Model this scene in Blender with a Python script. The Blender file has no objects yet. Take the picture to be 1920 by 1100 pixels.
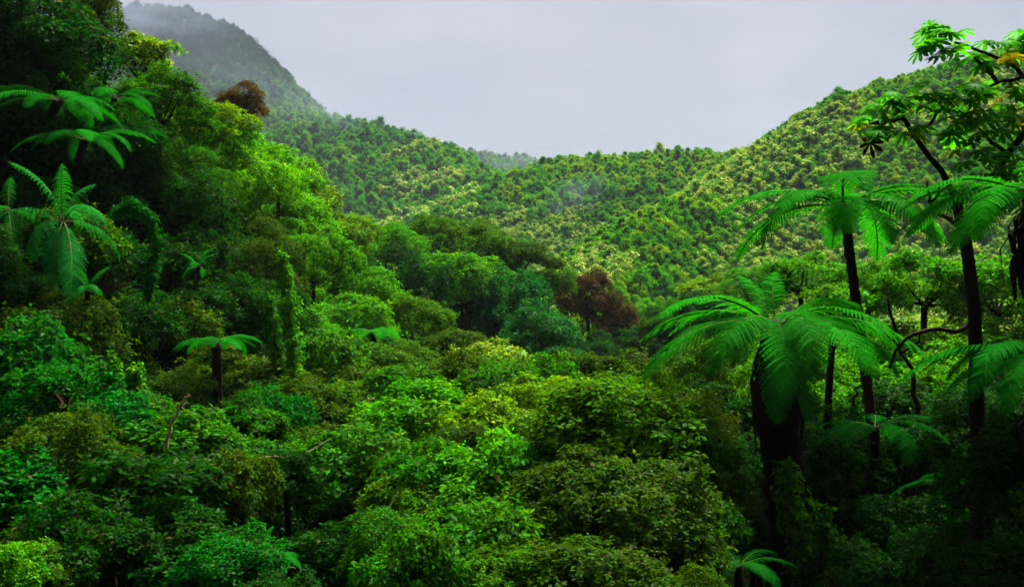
import bpy, math, random
import numpy as np

# ------------------------------------------------------------------ camera, sky, sun, exposure
scene = bpy.context.scene
COL = scene.collection
F = 1732.0                       # focal length in photograph pixels (1920 wide)
cam_d = bpy.data.cameras.new("camera")
cam_d.sensor_width = 36.0
cam_d.lens = 36.0 * F / 1920.0
cam_d.clip_start = 0.1
cam_d.clip_end = 6000.0
cam = bpy.data.objects.new("camera", cam_d)
COL.objects.link(cam)
cam.location = (0, 0, 0)
cam.rotation_euler = (math.radians(90), 0, 0)
scene.camera = cam

SUN_EL, SUN_AZ = math.radians(62), math.radians(35)      # azimuth from +Y towards +X
world = bpy.data.worlds.new("World")
scene.world = world
world.use_nodes = True
wn, wl = world.node_tree.nodes, world.node_tree.links
wn.clear()
w_out = wn.new("ShaderNodeOutputWorld")
w_bg = wn.new("ShaderNodeBackground")
w_sky = wn.new("ShaderNodeTexSky")
w_sky.sky_type = 'NISHITA'
w_sky.sun_disc = False
w_sky.sun_elevation = SUN_EL
w_sky.sun_rotation = SUN_AZ
w_tc = wn.new("ShaderNodeTexCoord")
w_map = wn.new("ShaderNodeMapping")
w_map.inputs["Scale"].default_value = (1.0, 1.0, 2.2)
w_n = wn.new("ShaderNodeTexNoise")
w_n.inputs["Scale"].default_value = 2.3
w_n.inputs["Detail"].default_value = 4
w_n.inputs["Roughness"].default_value = 0.5
w_rmp = wn.new("ShaderNodeValToRGB")          # overcast cloud deck
w_rmp.color_ramp.elements[0].position = 0.38
w_rmp.color_ramp.elements[0].color = (1.02, 1.04, 1.13, 1)
w_rmp.color_ramp.elements[1].position = 0.62
w_rmp.color_ramp.elements[1].color = (1.44, 1.44, 1.47, 1)
w_mix = wn.new("ShaderNodeMix")
w_mix.data_type = 'RGBA'
w_mix.inputs["Factor"].default_value = 0.93
wl.new(w_tc.outputs["Generated"], w_map.inputs["Vector"])
wl.new(w_map.outputs[0], w_n.inputs["Vector"])
wl.new(w_n.outputs["Fac"], w_rmp.inputs["Fac"])
wl.new(w_sky.outputs[0], w_mix.inputs[6])
wl.new(w_rmp.outputs[0], w_mix.inputs[7])
wl.new(w_mix.outputs[2], w_bg.inputs["Color"])
w_bg.inputs["Strength"].default_value = 0.0275
wl.new(w_bg.outputs[0], w_out.inputs["Surface"])

sun_d = bpy.data.lights.new("sun", 'SUN')
sun_d.energy = 1.5
sun_d.angle = math.radians(20)
sun_d.color = (1.0, 0.97, 0.92)
sun = bpy.data.objects.new("sun", sun_d)
COL.objects.link(sun)
sun.location = (30, 30, 90)
sun.rotation_euler = (math.radians(90) - SUN_EL, 0, math.pi - SUN_AZ)

vs = scene.view_settings
vs.view_transform = 'Standard'
vs.look = 'None'
vs.gamma = 1.0
vs.use_curve_mapping = False
vs.exposure = 3.85
scene.display_settings.display_device = 'sRGB'

cy = scene.cycles
cy.max_bounces = 3
cy.diffuse_bounces = 1
cy.glossy_bounces = 1
cy.transmission_bounces = 1
cy.volume_bounces = 0
cy.caustics_reflective = False
cy.caustics_refractive = False
cy.use_denoising = True
try:
    cy.denoiser = 'OPENIMAGEDENOISE'
except Exception:
    pass

# ------------------------------------------------------------------ helpers
UP = np.array([0.0, 0.0, 1.0])

def P(px, py, d):
    """the point seen at a place in the photograph, d metres away"""
    return np.array([(px - 960.0) / F * d, d, (550.0 - py) / F * d])

def unit(v):
    return v / np.maximum(np.linalg.norm(v, axis=-1, keepdims=True), 1e-9)

def mesh_from(name, verts, faces, nv, attrs=None, mats=(), mat_index=None):
    """verts (N,3); faces (M,nv) int; attrs: name -> per-vertex float"""
    me = bpy.data.meshes.new(name)
    verts = np.asarray(verts, dtype=np.float32)
    faces = np.asarray(faces, dtype=np.int32)
    me.vertices.add(len(verts))
    me.vertices.foreach_set("co", verts.ravel())
    me.loops.add(faces.size)
    me.loops.foreach_set("vertex_index", faces.ravel())
    me.polygons.add(len(faces))
    me.polygons.foreach_set("loop_start", np.arange(0, faces.size, nv, dtype=np.int32))
    if mat_index is not None:
        me.polygons.foreach_set("material_index", np.asarray(mat_index, dtype=np.int32))
    for m in mats:
        me.materials.append(m)
    for k, a in (attrs or {}).items():
        at = me.attributes.new(k, 'FLOAT', 'POINT')
        at.data.foreach_set("value", np.asarray(a, dtype=np.float32).ravel())
    me.update(calc_edges=True)
    return me

def obj(name, me, parent=None, color=None):
    o = bpy.data.objects.new(name, me)
    COL.objects.link(o)
    if parent is not None:
        o.parent = parent
    if color is not None:
        o.color = (color[0], color[1], color[2], 1.0)
    return o

def tag(o, label, cat, group=None):
    o["label"] = label
    o["category"] = cat
    if group:
        o["group"] = group
    return o

def thing(name, loc, label, cat, group=None, rz=0.0):
    o = bpy.data.objects.new(name, None)
    COL.objects.link(o)
    o.location = loc
    o.rotation_euler = (0, 0, rz)
    o.empty_display_size = 0.3
    return tag(o, label, cat, group)

class MB:
    """collects quads"""
    def __init__(self):
        self.v, self.f, self.n = [], [], 0
    def add(self, verts, faces):
        verts = np.asarray(verts, float)
        self.v.append(verts)
        self.f.append(np.asarray(faces, int) + self.n)
        self.n += len(verts)
    def tube(self, pts, radii, sides=7, bump=0.0, rng=None):
        pts = np.asarray(pts, float)
        radii = np.asarray(radii, float)
        k = len(pts)
        tan = unit(np.gradient(pts, axis=0))
        ref = np.where(np.abs(tan[:, 2:3]) > 0.9, np.array([[1.0, 0, 0]]), UP[None])
        e1 = unit(np.cross(tan, ref))
        for i in range(1, k):                      # keep the frame from flipping
            if np.dot(e1[i], e1[i - 1]) < 0:
                e1[i] = -e1[i]
        e2 = np.cross(tan, e1)
        a = np.linspace(0, 2 * np.pi, sides, endpoint=False)
        r = radii[:, None] * np.ones((1, sides))
        if bump and rng is not None:
            r = r * (1 + bump * rng.uniform(-1, 1, r.shape))
        ring = pts[:, None] + r[..., None] * (np.cos(a)[None, :, None] * e1[:, None] + np.sin(a)[None, :, None] * e2[:, None])
        f = []
        for i in range(k - 1):
            for j in range(sides):
                j2 = (j + 1) % sides
                f.append((i * sides + j, i * sides + j2, (i + 1) * sides + j2, (i + 1) * sides + j))
        vv = np.vstack([ring.reshape(-1, 3), pts[-1:] + tan[-1:] * radii[-1] * 0.3])
        last = (k - 1) * sides
        for j in range(0, sides - 1, 2):
            f.append((last + j, last + j + 1, last + (j + 2) % sides, k * sides))
        self.add(vv, f)
    def kites(self, v):
        n = len(v)
        self.add(v.reshape(-1, 3), np.arange(4 * n).reshape(n, 4))
    def mesh(self, name, mats=(), attrs=None):
        return mesh_from(name, np.vstack(self.v), np.vstack(self.f), 4, attrs, mats)

def bez(p0, p1, p2, n):
    t = np.linspace(0, 1, n)[:, None]
    return (1 - t) ** 2 * np.asarray(p0) + 2 * t * (1 - t) * np.asarray(p1) + t * t * np.asarray(p2)

# ------------------------------------------------------------------ materials
def new_mat(name):
    m = bpy.data.materials.new(name)
    m.use_nodes = True
    m.node_tree.nodes.clear()
    return m, m.node_tree.nodes, m.node_tree.links

def math_node(n, l, op, a, b):
    k = n.new("ShaderNodeMath")
    k.operation = op
    for i, s in enumerate((a, b)):
        if isinstance(s, (int, float)):
            k.inputs[i].default_value = s
        else:
            l.new(s, k.inputs[i])
    return k.outputs[0]

def mix_rgb(n, l, fac, a, b, blend='MIX'):
    k = n.new("ShaderNodeMix")
    k.data_type = 'RGBA'
    k.blend_type = blend
    for i, s in ((0, fac), (6, a), (7, b)):
        if isinstance(s, (int, float)):
            k.inputs[i].default_value = s
        elif isinstance(s, tuple):
            k.inputs[i].default_value = (*s, 1.0)
        else:
            l.new(s, k.inputs[i])
    return k.outputs[2]

def leaf_shader(n, l, color, rough=0.5, spec=0.02, trans=0.3):
    out = n.new("ShaderNodeOutputMaterial")
    df = n.new("ShaderNodeBsdfDiffuse")
    l.new(color, df.inputs["Color"])
    tr = n.new("ShaderNodeBsdfTranslucent")
    l.new(mix_rgb(n, l, 1.0, color, (1.5, 1.25, 0.3), 'MULTIPLY'), tr.inputs["Color"])
    mx = n.new("ShaderNodeMixShader")
    mx.inputs[0].default_value = trans
    l.new(df.outputs[0], mx.inputs[1])
    l.new(tr.outputs[0], mx.inputs[2])
    top = mx.outputs[0]
    if spec > 0:
        gl = n.new("ShaderNodeBsdfGlossy")
        gl.inputs["Roughness"].default_value = rough
        gl.inputs["Color"].default_value = (0.8, 1.0, 0.75, 1)
        m2 = n.new("ShaderNodeMixShader")
        m2.inputs[0].default_value = spec
        l.new(top, m2.inputs[1]); l.new(gl.outputs[0], m2.inputs[2])
        top = m2.outputs[0]
    l.new(top, out.inputs["Surface"])

def leaf_mat(name, rough=0.45, spec=0.002, trans=0.42, young=(2.6, 1.35, 0.8), vlo=0.3, vhi=1.75, withered=0.018, hue=(0.468, 0.506)):
    """foliage whose own colour is the object's colour, varied leaf by leaf; attribute tint = sprig, young = new growth"""
    m, n, l = new_mat(name)
    oi = n.new("ShaderNodeObjectInfo")
    ge = n.new("ShaderNodeNewGeometry")
    at = n.new("ShaderNodeAttribute"); at.attribute_name = "tint"
    ay = n.new("ShaderNodeAttribute"); ay.attribute_name = "young"
    c = mix_rgb(n, l, ay.outputs["Fac"], oi.outputs["Color"], mix_rgb(n, l, 1.0, oi.outputs["Color"], young, 'MULTIPLY'))
    hs = n.new("ShaderNodeHueSaturation")
    mr = n.new("ShaderNodeMapRange")
    mr.inputs[3].default_value = vlo
    mr.inputs[4].default_value = vhi
    l.new(ge.outputs["Random Per Island"], mr.inputs[0])
    mh = n.new("ShaderNodeMapRange")
    mh.inputs[3].default_value = hue[0]
    mh.inputs[4].default_value = hue[1]
    l.new(at.outputs["Fac"], mh.inputs[0])
    l.new(mr.outputs[0], hs.inputs["Value"])
    l.new(mh.outputs[0], hs.inputs["Hue"])
    l.new(c, hs.inputs["Color"])
    wi = n.new("ShaderNodeMath"); wi.operation = 'FRACT'
    l.new(math_node(n, l, 'MULTIPLY', ge.outputs["Random Per Island"], 37.13), wi.inputs[0])
    dead = math_node(n, l, 'GREATER_THAN', wi.outputs[0], 1.0 - withered)
    col = mix_rgb(n, l, dead, hs.outputs[0], (0.060, 0.048, 0.010))
    leaf_shader(n, l, col, rough, spec, trans)
    return m

def far_leaf_mat(name, lo, mid, hi, zone=0.03, summit=None):
    m, n, l = new_mat(name)
    oi = n.new("ShaderNodeObjectInfo")
    ge = n.new("ShaderNodeNewGeometry")
    fl = n.new("ShaderNodeAttribute"); fl.attribute_name = "flower"
    nz = n.new("ShaderNodeTexNoise")
    nz.inputs["Scale"].default_value = zone
    nz.inputs["Detail"].default_value = 3
    l.new(ge.outputs["Position"], nz.inputs["Vector"])
    f = math_node(n, l, 'ADD', math_node(n, l, 'MULTIPLY', oi.outputs["Random"], 0.62), math_node(n, l, 'MULTIPLY', nz.outputs["Fac"], 0.42))
    rp = n.new("ShaderNodeValToRGB")
    rp.color_ramp.elements[0].position = 0.12
    rp.color_ramp.elements[0].color = (*lo, 1)
    rp.color_ramp.elements[1].position = 0.92
    rp.color_ramp.elements[1].color = (*hi, 1)
    e = rp.color_ramp.elements.new(0.5); e.color = (*mid, 1)
    l.new(f, rp.inputs["Fac"])
    body = rp.outputs[0]
    if summit:                                       # leaves turn darker and bluish towards the summit, haze put into the colour
        sz = n.new("ShaderNodeSeparateXYZ"); l.new(ge.outputs["Position"], sz.inputs[0])
        mz = n.new("ShaderNodeMapRange")
        mz.inputs[1].default_value = 118; mz.inputs[2].default_value = 150
        l.new(math_node(n, l, 'ADD', sz.outputs[2], math_node(n, l, 'MULTIPLY', nz.outputs["Fac"], 30.0)), mz.inputs[0])
        body = mix_rgb(n, l, mz.outputs[0], body, summit)
    hs = n.new("ShaderNodeHueSaturation")
    mr = n.new("ShaderNodeMapRange")
    mr.inputs[3].default_value = 0.65
    mr.inputs[4].default_value = 1.5
    l.new(ge.outputs["Random Per Island"], mr.inputs[0])
    l.new(mr.outputs[0], hs.inputs["Value"])
    l.new(body, hs.inputs["Color"])
    c = mix_rgb(n, l, fl.outputs["Fac"], hs.outputs[0], (0.55, 0.56, 0.38))
    leaf_shader(n, l, c, 0.6, 0.0, 0.5)
    return m

def bark_mat(name, c0, c1, scale=6.0, rough=0.9):
    m, n, l = new_mat(name)
    out = n.new("ShaderNodeOutputMaterial")
    pr = n.new("ShaderNodeBsdfPrincipled")
    pr.inputs["Roughness"].default_value = rough
    pr.inputs["Specular IOR Level"].default_value = 0.1
    tc = n.new("ShaderNodeTexCoord")
    nz = n.new("ShaderNodeTexNoise")
    nz.inputs["Scale"].default_value = scale
    nz.inputs["Detail"].default_value = 5
    l.new(tc.outputs["Object"], nz.inputs["Vector"])
    l.new(mix_rgb(n, l, nz.outputs["Fac"], c0, c1), pr.inputs["Base Color"])
    bp = n.new("ShaderNodeBump")
    bp.inputs["Strength"].default_value = 0.6
    bp.inputs["Distance"].default_value = 0.03
    l.new(nz.outputs["Fac"], bp.inputs["Height"])
    l.new(bp.outputs[0], pr.inputs["Normal"])
    l.new(pr.outputs[0], out.inputs["Surface"])
    return m

M_LEAF = leaf_mat("leaf")
M_WAXY = leaf_mat("waxy_leaf", rough=0.4, spec=0.005, trans=0.38)
M_FERN = leaf_mat("fern_blade", rough=0.6, spec=0.001, trans=0.42, vlo=0.75, vhi=1.25, withered=0.0, hue=(0.49, 0.503))
M_PAL = leaf_mat("palmate_leaf", rough=0.4, spec=0.004, trans=0.55, vlo=0.8, vhi=1.2, withered=0.0)
M_FARF = far_leaf_mat("hillside_leaf", (0.006, 0.090, 0.002), (0.036, 0.190, 0.001), (0.14, 0.25, 0.001))
M_MTN = far_leaf_mat("mountain_leaf", (0.005, 0.075, 0.005), (0.026, 0.170, 0.002), (0.095, 0.22, 0.002), 0.012, (0.010, 0.034, 0.014))
M_BARK = bark_mat("bark", (0.006, 0.002, 0.001), (0.022, 0.009, 0.005))
M_REDBARK = bark_mat("reddish_bark", (0.012, 0.003, 0.001), (0.045, 0.014, 0.007), 14)
M_PALEBARK = bark_mat("dead_wood", (0.14, 0.10, 0.05), (0.34, 0.25, 0.14), 12)
M_DEAD = bark_mat("dead_frond", (0.006, 0.001, 0.001), (0.026, 0.007, 0.003), 9)
M_STALK = bark_mat("stalk", (0.05, 0.06, 0.01), (0.10, 0.10, 0.02), 12)
M_SOIL = bark_mat("soil", (0.006, 0.003, 0.002), (0.022, 0.012, 0.006), 0.8)

# ------------------------------------------------------------------ terrain
def smooth_noise(x, y, seed, scale):
    r = np.random.RandomState(seed)
    out = np.zeros_like(x)
    for i in range(5):
        a, b, p = r.uniform(0, 2 * np.pi), r.uniform(0.6, 1.7), r.uniform(0, 6.28)
        out += np.sin((x * np.cos(a) + y * np.sin(a)) / scale * b + p)
    return out / 5.0

def ridge(pts, drop):
    return np.array([P(a, b, c) - np.array([0, 0, drop]) for a, b, c in pts])

# crest lines (photograph pixel, pixel, metres) less the height of the trees on them, fall of the flanks, roundness
RIDGES = [
    (ridge([(-900, 60, 620), (-300, 30, 600), (60, 24, 585), (180, 14, 575), (270, 14, 568), (340, 24, 560), (420, 54, 550)], 3.5), 1.15, 18.0),
    (ridge([(380, 62, 552), (420, 60, 550), (470, 98, 540), (505, 150, 530), (528, 192, 522)], 3.5), 1.05, 8.0),
    (ridge([(520, 190, 520), (600, 217, 500), (700, 236, 475), (800, 270, 445), (880, 318, 405), (940, 372, 355)], 3.5), 0.62, 12.0),
    (ridge([(700, 300, 760), (800, 283, 760), (880, 290, 750), (960, 303, 740), (1020, 320, 730), (1120, 350, 700)], 3.0), 0.45, 20.0),
    (ridge([(960, 372, 330), (1010, 330, 325), (1060, 303, 320), (1150, 298, 310), (1250, 296, 305), (1350, 292, 300), (1450, 280, 300), (1600, 240, 310)], 3.0), 0.48, 10.0),
    (ridge([(3200, -60, 230), (2300, 20, 240), (1920, 78, 240), (1800, 114, 235), (1700, 142, 228), (1580, 182, 218), (1500, 238, 208), (1420, 292, 198), (1340, 338, 186),
            (1270, 370, 172), (1200, 408, 158), (1130, 458, 142), (1075, 508, 128), (1050, 560, 118)], 2.6), 0.74, 6.0),
    (ridge([(-2600, -600, 9), (-1200, -420, 14), (-300, -260, 22), (60, -90, 29), (200, 60, 33), (330, 150, 37), (430, 230, 42), (520, 310, 46), (600, 400, 52), (700, 440, 58), (800, 450, 62),
            (920, 470, 66), (1000, 505, 68), (1060, 550, 70), (1160, 620, 72), (1230, 700, 74)], 4.2), 1.35, 1.0),
]

def ground(x, y):
    x = np.asarray(x, float); y = np.asarray(y, float)
    z = np.clip(-6.0 - 0.11 * (y - 10.0), -14.0, -6.0)
    z = z + np.clip((y - 90.0) * 0.10, 0, 18)
    z = z + 0.012 * np.clip(np.abs(x - 4) - 14, 0, 60) ** 1.6
    # the verge where the photographer stands, and an added bank behind, raised to block sky light
    t = np.clip((8.0 - y) / 6.0, 0, 1)
    t = t * t * (3 - 2 * t)
    z = z * (1 - t) + (-1.8) * t
    z = z + np.clip(-3.0 - y, 0, 34) * 1.5
    zs = [z]
    for pts, fall, rnd in RIDGES:
        best = np.full(x.shape, -1e9)
        for a, b in zip(pts[:-1], pts[1:]):
            d = b - a
            L2 = d[0] ** 2 + d[1] ** 2
            s = np.clip(((x - a[0]) * d[0] + (y - a[1]) * d[1]) / L2, 0, 1)
            dist = np.hypot(x - a[0] - s * d[0], y - a[1] - s * d[1])
            best = np.maximum(best, a[2] + s * d[2] - fall * (np.sqrt(dist ** 2 + rnd ** 2) - rnd))
        zs.append(best)
    z = zs[0]
    for b in zs[1:]:
        k = 1.2
        m = np.maximum(z, b)
        z = m + np.log1p(np.exp(-np.clip(np.abs(z - b) / k, 0, 40))) * k * 0.6
    amp = np.clip((np.hypot(x, y) - 90) / 260.0, 0, 1)
    z = z + amp * (2.6 * smooth_noise(x, y, 3, 26.0) + 1.6 * smooth_noise(x, y, 8, 10.0))
    z = z + 0.25 * smooth_noise(x, y, 5, 2.6) * np.clip((y - 2) / 6.0, 0, 1)
    return z

def axis_knots(segs):
    out = [segs[0][0]]
    for a, b, st in segs:
        n = max(1, int(round((b - a) / st)))
        out += list(a + (b - a) * np.arange(1, n + 1) / n)
    return np.array(out)

gx = axis_knots([(-2400, -700, 100), (-700, -260, 14), (-260, -40, 6), (-40, 40, 1.0), (40, 260, 5), (260, 700, 20), (700, 2400, 120)])
gy = axis_knots([(-300, -40, 30), (-40, 0, 2.5), (0, 80, 1.0), (80, 360, 4), (360, 820, 7), (820, 3000, 110)])
GX, GY = np.meshgrid(gx, gy)
GZ = ground(GX, GY)
nx, ny = len(gx), len(gy)
ii = (np.arange(ny - 1)[:, None] * nx + np.arange(nx - 1)[None]).ravel()
def terrain_mat():
    m, n, l = new_mat("forest_floor")
    out = n.new("ShaderNodeOutputMaterial")
    df = n.new("ShaderNodeBsdfDiffuse")
    ge = n.new("ShaderNodeNewGeometry")
    sp = n.new("ShaderNodeSeparateXYZ")
    l.new(ge.outputs["Position"], sp.inputs[0])
    n1 = n.new("ShaderNodeTexNoise"); n1.inputs["Scale"].default_value = 0.8; n1.inputs["Detail"].default_value = 6
    n2 = n.new("ShaderNodeTexNoise"); n2.inputs["Scale"].default_value = 0.06; n2.inputs["Detail"].default_value = 4
    l.new(ge.outputs["Position"], n1.inputs["Vector"]); l.new(ge.outputs["Position"], n2.inputs["Vector"])
    mr = n.new("ShaderNodeMapRange")
    mr.inputs[1].default_value = 70; mr.inputs[2].default_value = 105
    l.new(math_node(n, l, 'ADD', sp.outputs[1], math_node(n, l, 'MULTIPLY', n2.outputs["Fac"], 20.0)), mr.inputs[0])
    soil = mix_rgb(n, l, n1.outputs["Fac"], (0.002, 0.001, 0.0008), (0.006, 0.0025, 0.0015))  # near-black soil, the shade of the hollows put into its colour
    green = mix_rgb(n, l, n1.outputs["Fac"], (0.006, 0.05, 0.004), (0.04, 0.14, 0.004))
    l.new(mix_rgb(n, l, mr.outputs[0], soil, green), df.inputs["Color"])
    bp = n.new("ShaderNodeBump"); bp.inputs["Strength"].default_value = 0.8; bp.inputs["Distance"].default_value = 0.25
    l.new(n1.outputs["Fac"], bp.inputs["Height"]); l.new(bp.outputs[0], df.inputs["Normal"])
    l.new(df.outputs[0], out.inputs["Surface"])
    return m

terr = obj("terrain", mesh_from("terrain", np.stack([GX, GY, GZ], -1).reshape(-1, 3),
                                np.stack([ii, ii + 1, ii + nx + 1, ii + nx], -1), 4, mats=[terrain_mat()]))
terr["kind"] = "structure"
terr["label"] = "valley-side soil under the forest, near black with shade put into its colour"

# ------------------------------------------------------------------ foliage builders
def leaf_kites(pos, d, nrm, L, W, fold=0.12, droop=0.12):
    d = unit(d)
    nrm = unit(nrm - d * np.sum(nrm * d, -1, keepdims=True))
    side = np.cross(nrm, d)
    L = np.asarray(L)[:, None]; W = np.asarray(W)[:, None]
    v = np.empty((len(pos), 4, 3))
    v[:, 0] = pos
    v[:, 1] = pos + d * L * 0.48 + side * W * 0.5 + nrm * W * fold
    v[:, 2] = pos + d * L - nrm * L * droop
    v[:, 3] = pos + d * L * 0.48 - side * W * 0.5 + nrm * W * fold
    return v

def sprigs(rng, pos, axis, k, leaf, wid, spread=0.35, off=0.5):
    """k leaves round each sprig axis"""
    n = len(pos)
    axis = unit(axis)
    ref = np.where(np.abs(axis[:, 2:3]) > 0.9, np.array([[1.0, 0, 0]]), UP[None])
    e1 = unit(np.cross(axis, ref)); e2 = np.cross(axis, e1)
    ph = rng.uniform(0, 6.28, (n, 1)) + np.arange(k)[None] * 2.4 + rng.uniform(-.3, .3, (n, k))
    d = np.cos(ph)[..., None] * e1[:, None] + np.sin(ph)[..., None] * e2[:, None] + axis[:, None] * rng.uniform(-0.15, 0.15 + 2 * spread, (n, k, 1))
    nrm = axis[:, None] + rng.normal(0, 0.28, (n, k, 3)) + np.array([0, 0, 0.25])
    base = pos[:, None] + axis[:, None] * (rng.uniform(-off, off, (n, k, 1)) * leaf) + d * leaf * 0.12
    L = leaf * rng.uniform(0.6, 1.25, (n, k))
    return leaf_kites(base.reshape(-1, 3), d.reshape(-1, 3), nrm.reshape(-1, 3), L.ravel(), (L * wid).ravel())

def crown_template(name, seed, lobes, lobe_r, n_leaves, k, leaf, wid, az=0.8, low=-0.45, mat=None, flat=0.0, young_p=0.18):
    rng = np.random.RandomState(seed)
    i = np.arange(lobes) + 0.5
    zz = np.clip(1 - (1 - low) * i / lobes + rng.normal(0, 0.12, lobes), -1, 1)
    ph = i * 2.39996 + rng.uniform(-.9, .9, lobes)
    rr = np.sqrt(np.clip(1 - zz ** 2, 0, 1))
    ld = unit(np.stack([rr * np.cos(ph), rr * np.sin(ph), zz], -1) + rng.normal(0, 0.2, (lobes, 3)))
    lr = lobe_r * rng.uniform(0.5, 1.4, lobes)
    # the outline bulges and falls back in a few broad directions, so that no crown is a ball
    bd = unit(rng.normal(0, 1, (5, 3)) * np.array([1, 1, .6])); ba = rng.uniform(-0.30, 0.28, 5)
    bulge = 1 + (np.clip(ld @ bd.T, 0, 1) ** 3 * ba).sum(1)
    lc = ld * (1.0 - 0.8 * lr[:, None]) * (bulge * rng.uniform(0.68, 1.2, lobes))[:, None] * np.array([1, 1, az])
    m = max(2, lobes // 7)                       # a few inside so that the crown is not hollow
    lc = np.vstack([lc, rng.normal(0, 0.28, (m, 3)) * np.array([1, 1, az])])
    ld = np.vstack([ld, unit(rng.normal(0, 1, (m, 3)))])
    lr = np.concatenate([lr, lobe_r * rng.uniform(0.9, 1.4, m)])
    w = lr ** 2; w /= w.sum()
    ns = n_leaves // k
    li = rng.choice(len(lr), ns, p=w)
    u = unit(unit(rng.normal(0, 1, (ns, 3))) + 0.5 * ld[li] + np.array([0, 0, 0.42]))
    shell = 1.0 - 0.38 * rng.uniform(0, 1, ns) ** 2.2 + 0.10 * rng.normal(0, 1, ns) * (rng.uniform(0, 1, ns) < 0.25)
    spray = np.where(rng.uniform(0, 1, ns) < 0.10, rng.uniform(1.1, 1.55, ns), 1.0)
    pos = lc[li] + u * (lr[li] * shell * spray)[:, None] * np.array([1, 1, 1 - flat])
    axis = u + 0.55 * UP + rng.normal(0, 0.3, (ns, 3))
    v = sprigs(rng, pos, axis, k, leaf, wid)
    tint = np.repeat(np.clip(rng.normal(0.5, 0.12, ns) + 0.5 * (rng.uniform(0, 1, len(lr))[li] - 0.5), 0, 1), 4 * k)
    yg = np.where((rng.uniform(0, 1, ns) < young_p) & (u[:, 2] > 0.1), rng.uniform(0.3, 1.0, ns), rng.uniform(0, 0.15, ns))
    n = len(v)
    me = mesh_from(name, v.reshape(-1, 3), np.arange(4 * n).reshape(n, 4), 4, {"tint": tint, "young": np.repeat(yg, 4 * k)}, [mat or M_LEAF])
    return me, lc

T = {}
for s in range(3):
    T["fine%d" % s] = crown_template("fine_crown", 10 + s, 36, 0.29, 27000, 5, 0.050, 0.52, az=0.85)
for s in range(3):
    T["mid%d" % s] = crown_template("mid_crown", 20 + s, 26, 0.32, 13500, 6, 0.074, 0.50, az=0.85)
for s in range(2):
    T["tier%d" % s] = crown_template("tiered_crown", 30 + s, 30, 0.29, 17000, 6, 0.064, 0.5, az=0.8, flat=0.3)
for s in range(2):
    T["dense%d" % s] = crown_template("lumpy_crown", 40 + s, 80, 0.19, 36000, 5, 0.042, 0.6, az=0.9, mat=M_WAXY, young_p=0.05)
for s in range(2):
    T["broad%d" % s] = crown_template("broad_leaved_crown", 50 + s, 26, 0.30, 4200, 6, 0.135, 0.46, az=0.85, mat=M_WAXY, young_p=0.3)

for s in range(3):
    T["nfine%d" % s] = crown_template("small_leaved_shrub_crown", 110 + s, 34, 0.30, 12500, 5, 0.078, 0.50, az=0.9, young_p=0.22)
for s in range(3):
    T["nmid%d" % s] = crown_template("leafy_shrub_crown", 120 + s, 24, 0.33, 6600, 6, 0.112, 0.48, az=0.9, young_p=0.25)
for s in range(2):
    T["ntier%d" % s] = crown_template("layered_shrub_crown", 130 + s, 26, 0.31, 7600, 6, 0.100, 0.46, az=0.85, flat=0.35, young_p=0.22)

def tree(name, label, cat, px, py, d, rpx, kind, color, az=1.0, group=None, seed=0, rz=None, bark=None):
    """a tree or shrub: Empty on the ground > trunk (with its limbs), crown"""
    rng = np.random.RandomState(abs(int(px * 7 + py * 13 + seed)) % 99999)
    c = P(px, py, d)
    R = rpx * d / F
    if R < 1.4 and "n" + kind in T:                 # close by, single leaves show
        kind = "n" + kind
    me, lc = T[kind]
    gz = float(ground(c[0], c[1]))
    lean = rng.uniform(-0.25, 0.25, 2) * R
    bx, by = c[0] + lean[0], c[1] + abs(lean[1])
    gz = float(ground(bx, by))
    gz = min(gz, c[2] - 0.55 * R)
    root = thing(name, (bx, by, gz), label, cat, group)
    cr = obj("crown", me, root, color)
    cr.location = (c[0] - bx, c[1] - by, c[2] - gz)
    rz = rng.uniform(0, 6.28) if rz is None else rz
    cr.rotation_euler = (rng.uniform(-.1, .1), rng.uniform(-.1, .1), rz)
    cr.scale = (R * rng.uniform(.88, 1.3), R * rng.uniform(.9, 1.2), R * az * rng.uniform(.9, 1.12))
    mb = MB()
    top = np.array([c[0] - bx, c[1] - by, c[2] - gz])
    fork = top * np.array([0.75, 0.75, 1]) - np.array([0, 0, 0.35 * R * az])
    tr = 0.028 * R + 0.008 * (c[2] - gz) + 0.015
    mb.tube(bez((0, 0, -0.25), (rng.uniform(-.2, .2), rng.uniform(-.2, .2), fork[2] * 0.5), fork, 7), np.linspace(tr * 1.35, tr * 0.75, 7), 7, 0.08, rng)
    cs, sn = math.cos(rz), math.sin(rz)
    for q in rng.permutation(len(lc))[:9]:
        p = lc[q] * R * np.array([1, 1, az]) * 0.95
        p = np.array([p[0] * cs - p[1] * sn, p[0] * sn + p[1] * cs, p[2]]) + top
        mid = (fork + p) / 2 + np.array([0, 0, -0.12 * R]) + rng.normal(0, 0.05 * R, 3)
        mb.tube(bez(fork - np.array([0, 0, 0.05 * R]), mid, p, 6), np.linspace(tr * 0.55, tr * 0.14, 6), 5)
    obj("trunk", mb.mesh("trunk", [bark or M_BARK]), root)
    return root

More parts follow.
